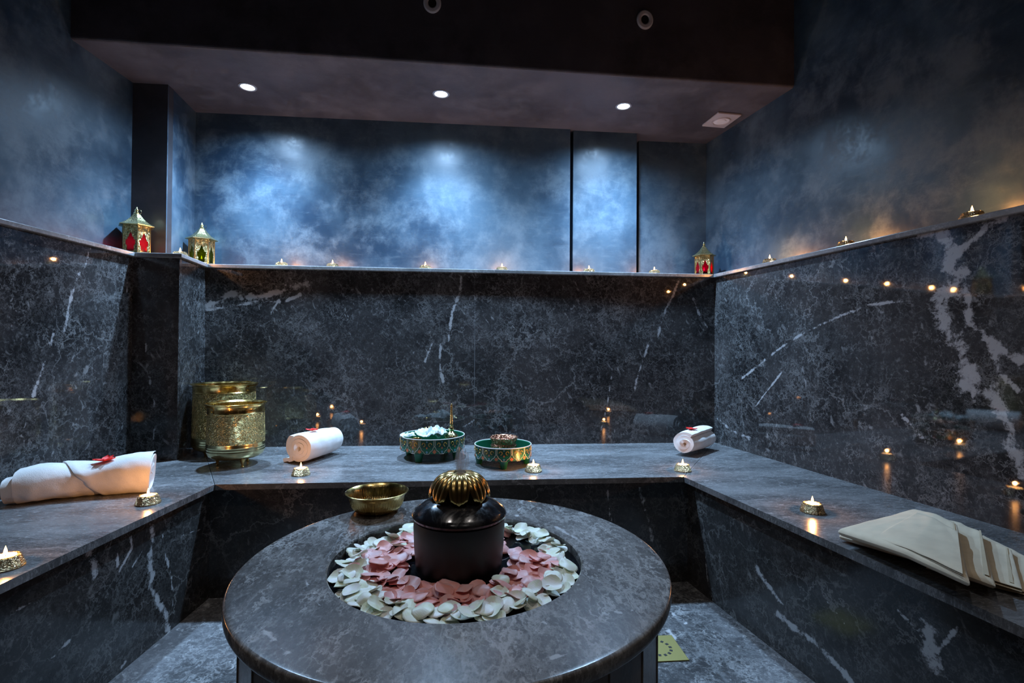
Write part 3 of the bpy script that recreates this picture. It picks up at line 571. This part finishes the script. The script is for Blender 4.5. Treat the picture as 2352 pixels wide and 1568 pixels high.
# organza bundles, brass bits
def crumple(name, loc, sx_, sy_, h, seed, m, label, cat, rz=0, group=None):
    mb = MB()
    def g(u, v):
        x = u*2-1; y = v*2-1; n = mnoise.fractal(Vector((x*1.6+seed, y*1.6, seed*.3)), 1., 2., 4); e = max(abs(x), abs(y))
        return (x*sx_*(1+.15*n), y*sy_*(1+.15*n), h*(.5+.5*(1-e**2)*1.0+.55*n*(1 if e < .95 else .6)) )
    mb.grid(g, 30, 30); mb.grid(lambda u, v: tuple(a-b for a, b in zip(g(u, v), (0, 0, .0015))), 30, 30)
    o = mb.build(name, m, ang=30, loc=loc); o.rotation_euler = (0, 0, rz); return tag(o, label, cat, group)
crumple('organza_sachet', (T1.x-.01, T1.y-.02, zf+.045), .062, .05, .042, 1., 'organza', 'pale organza sachet tied with gold in the middle of the larger green tray', 'sachet', .3)
crumple('organza_sachet', (T1.x+.03, T1.y-.035, zf+.05), .045, .04, .045, 4.2, 'organza', 'pale organza sachet beside the brass sprinkler in the larger green tray', 'sachet', 1.)
crumple('organza_sachet', (T1.x-.115, T1.y-.045, zf+.052), .035, .022, .022, 7.2, 'organza', 'silvery cloth tip hanging over the left rim of the larger green tray', 'sachet', .5)
mb = MB()
for q in range(5):
    a = q*1.3; mb.tube([(0, 0, 0), (.012*math.cos(a), .012*math.sin(a), .012), (.022*math.cos(a), .022*math.sin(a), .006+.01*(q % 2))], .0016, 6)
o = mb.build('gold_bow', 'brass', loc=(T1.x-.02, T1.y-.03, zf+.085)); tag(o, 'small gold bow on the organza sachet in the larger tray', 'bow')
mb = MB(); mb.lathe([(0, 0), (.024, 0), (.030, .012), (.031, .05), (.029, .052), (.027, .05), (.027, .004), (0, .004)], 32, caps=False); o = mb.build('brass_cup', 'brass', loc=(T1.x-.075, T1.y-.06, zf)); tag(o, 'little brass cup at the left in the larger green tray', 'cup')
mb = MB(); mb.lathe([(0, 0), (.04, 0), (.052, .006), (.056, .02), (.055, .035), (.050, .041), (.052, .047), (.058, .055), (.060, .062), (.058, .0635), (.050, .056), (.046, .045), (.052, .02), (.04, .005), (0, .004)], 56, (0, 0, 0), caps=False); o = mb.build('copper_bowl', 'copper', loc=(T2.x+.003, T2.y-.01, ZB+.041)); o.scale = (1.08, 1.08, 1.35); tag(o, 'round copper bowl sitting inside the smaller green tray', 'bowl')
mb = MB()
# ------------------------------------------------------------------ brass bowl on table
bp = onz(866, 1172, TZ); Rb = .0905
t = thing('brass_bowl', 'fluted brass bowl on the back left of the round table', 'bowl', (bp.x, bp.y, TZ), .2)
fl_ = lambda r, z, a: r*(1+.010*math.cos(64*a)) if .008 < z < .040 and r > .04 else r
mb = MB(); mb.lathe([(0, .0), (.045, .0), (.056, .002), (.066, .009), (.074, .020), (.078, .034), (.080, .042), (.084, .050), (Rb, .056), (Rb+.001, .058), (Rb-.001, .059), (.083, .054), (.0775, .044), (.0745, .030), (.066, .013), (.056, .006), (0, .004)], 320, fn=fl_, caps=False); mb.build('bowl_body', 'brass', t)
mb = MB(); mb.lathe([(0, .0185), (.03, .0185), (.0695, .0185)], 64, caps=False); mb.build('bowl_water', 'water', t)
# ------------------------------------------------------------------ towels
def roll(name, label, loc, rz, L, r, turns, squash, seed, tail=.0, m='towel', group='rolled white towels'):
    """spiral cloth roll lying along local X"""
    t = thing(name, label, 'towel', loc, rz, group)
    th = r/turns/1.02; n = int(turns*40); prof = []
    for i in range(n+1):
        a = i/n*turns*2*PI; rr = .006+(r-.006-th*.5)*i/n; prof.append((rr*math.cos(a-PI/2+turns*0), rr*math.sin(a-PI/2)))
    if tail:
        ex, ez = prof[-1]; dx = 1
        for k_ in range(1, 12): prof.append((ex+dx*tail*k_/11, -r+th*.5+.0+.3*th*math.sin(k_/11*PI)))
    P = [Vector((0, x, z)) for x, z in prof]; n = len(P); loops = []
    for sg in (1, -1):
        row = []
        for i in range(n):
            a_ = P[max(0, i-1)]; b_ = P[min(n-1, i+1)]; tg = (b_-a_).normalized(); nr = Vector((0, -tg.z, tg.y)); row.append(P[i]+nr*(th*.37*sg))
        loops.append(row)
    ring = loops[0]+loops[1][::-1]; NL = 26; mb = MB(); m_ = len(ring); vs = []
    for j in range(NL):
        s_ = j/(NL-1); x = (s_-.5)*L; e = 1-.035*(abs(s_-.5)*2)**8
        for q_, p in enumerate(ring):
            nz = mnoise.fractal(Vector((x*9+seed, p.y*14, p.z*14)), 1., 2., 3)*.0035
            tap = 1+.05*math.sin(s_*3+seed); qq = min(q_, m_-1-q_)/(m_/2); dx = (.016*(1-qq)+.004*math.sin(qq*21+seed))*(-1 if j == 0 else 1 if j == NL-1 else 0)
            vs.append((x+dx, (p.y*e*tap+nz), (p.z*squash*e*tap+nz*.5)+r*squash))
    fs = [(j*m_+i, j*m_+(i+1) % m_, (j+1)*m_+(i+1) % m_, (j+1)*m_+i) for j in range(NL-1) for i in range(m_)]
    H_ = m_//2
    for base in (0, (NL-1)*m_): fs += [(base+i, base+i+1, base+m_-2-i, base+m_-1-i) for i in range(H_-1)]
    mb.add(vs, fs); mb.build('towel_roll', m, t, ang=60); return t
def flower(label, loc, s, seed, rz=0, tilt=(0, 0)):
    rn = random.Random(seed); mb = MB()
    for i in range(6):
        a = i*PI/3+rn.uniform(-.3, .3); l = s*rn.uniform(.7, 1.1); up = rn.uniform(.1, .5)
        c, sn = math.cos(a), math.sin(a)
        def g(u, v, dz=0):
            w_ = math.sin(PI*min(1, .1+.9*v))*.36*s*(u*2-1); r = l*v; return (r*c-w_*sn, r*sn+w_*c, .003+up*s*v*v*.6+.12*s*(u*2-1)**2 + dz)
        mb.grid(g, 6, 7); mb.grid(lambda u, v: g(u, v, -.0006), 6, 7)
    mb.lathe([(0, 0), (s*.15, s*.05), (s*.1, s*.2), (0, s*.25)], 10, caps=False)
    o = mb.build('red_flower', 'red_petal', loc=loc, ang=70); o.rotation_euler = (tilt[0], tilt[1], rz); return tag(o, label, 'flower', 'red flowers on the towels')
# middle left roll
a0 = onz(700, 1064, ZB); 
rollA = roll('rolled_towel', 'white towel roll with a round end facing the camera, between pails and green trays', (-.708, 2.515, ZB), 1.20, .25, .075, 3.4, 1.0, 1., .05)
flower('red flower on the towel roll near the brass pails', (-.722, 2.480, ZB+.136), .030, 3)
rollB = roll('rolled_towel', 'white towel roll with a spiral end, in the back right corner of the bench', (1.180, 2.545, ZB), .75, .26, .076, 2.6, .86, 5., .0)
flower('red flower on the towel roll in the right corner', (1.140, 2.508, ZB+.124), .030, 8)
# large wrapped cloth on left bench
A_ = onz(40, 1160, ZB); B_ = onz(330, 1130, ZB)
t = thing('rolled_cloth', 'large off-white cloth rolled flat on the left bench, with a diagonal fold', 'towel', ((A_.x+B_.x)/2-.015, (A_.y+B_.y)/2+.05, ZB), math.atan2(B_.y-A_.y, B_.x-A_.x), 'rolled white towels')
Lc = (B_-A_).length+.03
def bigroll(u, v, grow=0., cut=None):
    a = u*2*PI; s_ = v; x = (s_-.5)*Lc
    hgt = .052+.010*(s_)+.004*math.sin(s_*9); wid = .066+.006*math.sin(s_*7+1)
    ca, sa = math.cos(a), math.sin(a); y = wid*math.copysign(abs(ca)**.8, ca); z = hgt*math.copysign(abs(sa)**.75, sa)
    crease = .009*math.sin((x*18+a*2.2))*(.5+.5*math.sin(s_*6)) ; nz = mnoise.fractal(Vector((x*8, y*9, z*9)), 1., 2., 4)*.010
    return (x+.012*sa*(s_-.5), y*(1+grow)+nz+crease*.6, max(hgt+z*(1+grow)+nz*.6+crease*.5, .0005))
mb = MB(); mb.grid(lambda u, v: bigroll(u, v), 64, 60, True)
for e in (0, 1):
    prev = None; vs = []; K = 6
    for q_ in range(K+1):
        sc = 1-q_/K
        for i in range(64):
            x, y, z = bigroll(i/64, e); ins = (.010*math.sin(q_*2.2))*(1 if e else -1)
            vs.append((x-abs(ins)*(1 if e else -1)-(.0), y*sc, .055+(z-.055)*sc))
    mb.add(vs, [(q_*64+i, q_*64+(i+1) % 64, (q_+1)*64+(i+1) % 64, (q_+1)*64+i) for q_ in range(K) for i in range(64)])
mb.build('cloth_roll', 'towel', t, ang=60)
# the diagonal flap: a layer wrapped on the roll, its edge running diagonally
def flap(u, v):
    a = PI*(1.42-1.02*u); s0 = .42+.34*u; s1 = .995; s_ = s0+(s1-s0)*v
    x, y, z = bigroll((a/(2*PI)) % 1, s_, .055+.02*math.sin(v*PI)); return (x, y, z+.0015)
def flap2(u, v):
    a = PI*(.36+1.06*u); s0 = .28+.38*u; s_ = s0+(.995-s0)*v; return bigroll((a/(2*PI)) % 1, s_, .17*min(1, v*9+.55))
mb = MB(); mb.grid(flap2, 30, 24); mb.grid(lambda u, v: bigroll((PI*(.36+1.06*u)/(2*PI)) % 1, (.28+.38*u)+(.995-(.28+.38*u))*v, .0), 30, 24)
ed = [(flap2(i/29, 0)) for i in range(30)]; ed2 = [bigroll((PI*(.36+1.06*i/29)/(2*PI)) % 1, .28+.38*i/29, .0) for i in range(30)]
mb.add(ed+ed2, [(i, i+1, 31+i, 30+i) for i in range(29)])
mb.build('cloth_flap', 'towel', t, ang=60)
mb = MB()
def core(u, v):
    x, y, z = bigroll(u, 0); k_ = .80-.06*v; return (x+.004-.036*v, y*k_-.004, .002+z*k_)
mb.grid(core, 64, 8, True); c0 = [core(i/64, 1) for i in range(64)]; c1 = [(x+.006, y*.5, .045+(z-.045)*.5) for x, y, z in c0]
mb.add(c0+c1, [(i, (i+1) % 64, 64+(i+1) % 64, 64+i) for i in range(64)]+[tuple(range(64, 128))]); mb.build('inner_layer', 'towel', t, ang=60)
rz_ = t.rotation_euler.z; lx = .155*Lc; hx = bigroll(.25, .655, .17)
flower('red flower on the large rolled cloth on the left bench', (t.location.x+lx*math.cos(rz_), t.location.y+lx*math.sin(rz_)-.030, ZB+hx[2]-.004), .036, 5)
# ------------------------------------------------------------------ folded cream cloths, shingled along the right bench
def folded(label, quad, z0, h, seed, rise=0., nl=2):
    """quad: ground corners near-left, near-right, far-right, far-left; two folded layers each"""
    t = thing('folded_cloth', label, 'cloth', (0, 0, 0), 0, 'folded cream cloths on the right bench'); q = [Vector((p[0], p[1], 0)) for p in quad]
    for lay in range(nl):
        hh = h/nl*.97; mb = MB(); NU, NV = 40, 26
        def P(u, v): return (q[0]*(1-u)+q[1]*u)*(1-v)+(q[3]*(1-u)+q[2]*u)*v
        def zz(u, v): return .0035*mnoise.noise(Vector((u*3+seed, v*3, seed)))+.002*mnoise.noise(Vector((u*9+seed, v*7, seed)))
        cen = (q[0]+q[1]+q[2]+q[3])/4
        def rim(u, v):
            eu = min(u, v, 1-v)*1.0; return eu
        rows = []
        for side in (1, -1):
            def g(u, v, side=side):
                u = .5-.5*math.cos(PI*u); v = .5-.5*math.cos(PI*v); p = P(u, v); dz = zz(u, v); e = min(min(u, 1-u)/.04, min(v, 1-v)/.06, 1); k_ = math.sqrt(max(0, 1-(1-e)**2))
                wav = .006*math.sin(u*7+seed)
                zb_ = z0+rise*min(1, u*1.7)+lay*h/nl
                pz = zb_+hh/2+side*hh/2*k_+dz*(1 if side > 0 else .3)*k_
                return (p.x, p.y+wav*.8, max(pz, zb_+.0003))
            mb.grid(g, NU, NV)
        mb.build('cloth_layer', 'linen', t, ang=70)
    # hem band at the right-hand end
    mb = MB(); mb.grid(lambda u, v: (lambda p: (p.x, p.y, z0+rise+h*.99+.0012+.0035*mnoise.noise(Vector(((.93+.03*u)*3+seed, v*3, seed)))))((q[0]*(1-(.93+.03*u))+q[1]*(.93+.03*u))*(1-(.03+.94*v))+(q[3]*(1-(.93+.03*u))+q[2]*(.93+.03*u))*(.03+.94*v)), 4, 24)
    mb.build('hem', 'hem', t)
    if 'on top' in label:      # the upper flap of the fold, its edge running down the cloth
        zt_ = ZB+.076; fq = [onz(x, y, zt_) for x, y in ((2008, 1222), (2212, 1318), (2199, 1222), (2106, 1167))]; mb = MB()
        def fp(u, v, top):
            p = (fq[0]*(1-u)+fq[1]*u)*(1-v)+(fq[3]*(1-u)+fq[2]*u)*v; wv = .004*math.sin(u*6+.5)*(1-v); e = min(1, v/.08, (1-v)/.08, u/.05)
            base = z0+rise*min(1, (.22+.78*u)*1.7)+h
            return (p.x, p.y+wv, base+(.0052*math.sqrt(max(0, 1-(1-e)**2))+.002*mnoise.noise(Vector((u*5, v*4, 2))) if top else -.003))
        mb.grid(lambda u, v: fp(.5-.5*math.cos(PI*u), .5-.5*math.cos(PI*v), 1), 36, 26); mb.grid(lambda u, v: fp(.5-.5*math.cos(PI*u), .5-.5*math.cos(PI*v), 0), 36, 26); mb.build('upper_flap', 'linen', t, ang=70)
    return t
H4 = .018
def qz(pts, z): return [onz(x, y, z) for x, y in pts]
LAY = [([(2130, 1302), (2425, 1380), (2395, 1300), (2262, 1232)], 'cream folded cloth lowest in the fanned stack, cut by the photo edge', 0, 0, .013, 2),
       ([(2040, 1262), (2343, 1352), (2319, 1264), (2200, 1202)], 'cream folded cloth third from the top of the fanned stack', .0135, 0, .013, 2),
       ([(1930, 1220), (2292, 1355), (2258, 1234), (2140, 1182)], 'cream folded cloth second from the top of the fanned stack', .0005, .022, .026, 1),
       ([(1922, 1206), (2224, 1345), (2196, 1216), (2100, 1163)], 'cream folded cloth on top of the fanned stack, with a sewn hem band', .027, .022, .027, 1)]
for i, (pts, lab, z0, rise, hh, nl) in enumerate(LAY): folded(lab, qz(pts, ZB+z0+rise*.6+hh*.6), ZB+z0, hh, i*3.3+1.1, rise, nl)
# ------------------------------------------------------------------ drain, vent, nozzles, downlights
t = thing('floor_drain', 'square brass floor drain plate with a ring of slots beside the table', 'drain', (.633, 1.635, 0), 0)
mb = MB(); mb.box(-.075, .075, -.07, .07, 0, .004); o = mb.build('drain_plate', mat('worn_brass', .45, .6, (.34, .29, .10)), t, smooth=False); bevel(o, .0015)
mb = MB()
for i in range(14):
    a = 2*PI*i/14; c, s_ = math.cos(a), math.sin(a); r0, r1 = .036, .046; w_ = .0045
    mb.hexa([(r0*c+w_*s_, r0*s_-w_*c), (r1*c+w_*s_, r1*s_-w_*c), (r1*c-w_*s_, r1*s_+w_*c), (r0*c-w_*s_, r0*s_+w_*c)], .0035, .0046)
mb.build('drain_slots', 'black', t, smooth=False)
V = [onz(x, y, ZS) for x, y in ((1610, 285), (1650, 255), (1703, 260), (1665, 292))]; vc = sum(V, Vector())/4
t = thing('air_vent', 'white square air vent with a round opening on the bulkhead underside', 'vent', (vc.x, vc.y, ZS))
ang = math.atan2(V[2].y-V[1].y, V[2].x-V[1].x); t.rotation_euler = (0, 0, ang)
mb = MB(); mb.box(-.072, .072, -.085, .085, -.012, .0); o = mb.build('vent_frame', 'white_paint', t, smooth=False); bevel(o, .004)
mb = MB(); mb.lathe([(.052, -.012), (.050, -.017), (.045, -.018), (.042, -.013)], 48, caps=False); mb.build('vent_ring', 'white_paint', t)
mb = MB(); mb.lathe([(0, -.0125), (.044, -.0125), (.044, -.0135), (0, -.0135)], 48, caps=False); mb.lathe([(0, -.014), (.028, -.015), (.026, -.018), (0, -.019)], 32, caps=False); mb.build('vent_disc', 'ring_dull', t)
for (px, py), lab in (((993, 8), 'round white nozzle ring on the dark bulkhead face, cut by the top of the photo'), ((1481, 46), 'round white nozzle ring on the dark bulkhead face, right of centre')):
    p = ony(px, py, 2.40); fy = 2.352+(p.x+1.80)/3.52*.075; p = ony(px, py, fy)
    t = thing('wall_nozzle', lab, 'nozzle', (p.x, fy, p.z), 0, 'round nozzles on the bulkhead'); 
    for nm, pr_, m in (('ring', [(.019, 0), (.041, 0), (.041, .004), (.036, .008), (.024, .008), (.019, .004), (.019, 0)], 'ring_dull'), ('nozzle_core', [(0, .001), (.0188, .001), (.0188, .004), (.010, .006), (0, .003)], 'black')):
        mb = MB(); mb.lathe(pr_, 40, caps=False); o = mb.build(nm, m, t); o.rotation_euler = (PI/2, 0, 0); o.scale = (1, 1.15, 1)
def downlight(label, loc, lens, r=.034, group='spotlights in the bulkhead'):
    t = thing('ceiling_spotlight', label, 'spotlight', loc, 0, group)
    mb = MB(); mb.lathe([(r, 0), (r+.010, 0), (r+.009, -.004), (r, -.005), (r-.002, -.002), (r-.002, 0)], 40, caps=False); mb.build('trim_ring', 'ring_dull' if lens == 'lens_fill' else 'lens_trim', t)
    mb = MB(); mb.lathe([(0, -.0025), (r-.003, -.0025), (r-.003, -.0005), (0, -.0005)], 40, caps=False); mb.build('lamp_lens', lens, t)
M['lens_trim'] = mat('lamp_trim', .3, .5, (.5, .5, .52))
for (x, y), lab in zip(DOWN, ('left bright spotlight in the bulkhead underside', 'middle bright spotlight in the bulkhead underside', 'right bright spotlight in the bulkhead underside, above the pilaster')): downlight(lab, (x, y, ZS), 'lens')
for i, (x, y) in enumerate(FILL): downlight('dim warm fill spotlight added to the unseen ceiling, ' + ('above the table' if y > 0 else 'behind the camera') + (' on the left' if x < 0 else ' on the right'), (x, y, ZC), 'lens_fill', group='added fill spotlights in the main ceiling')  # fixtures made up to carry the added fill lamps
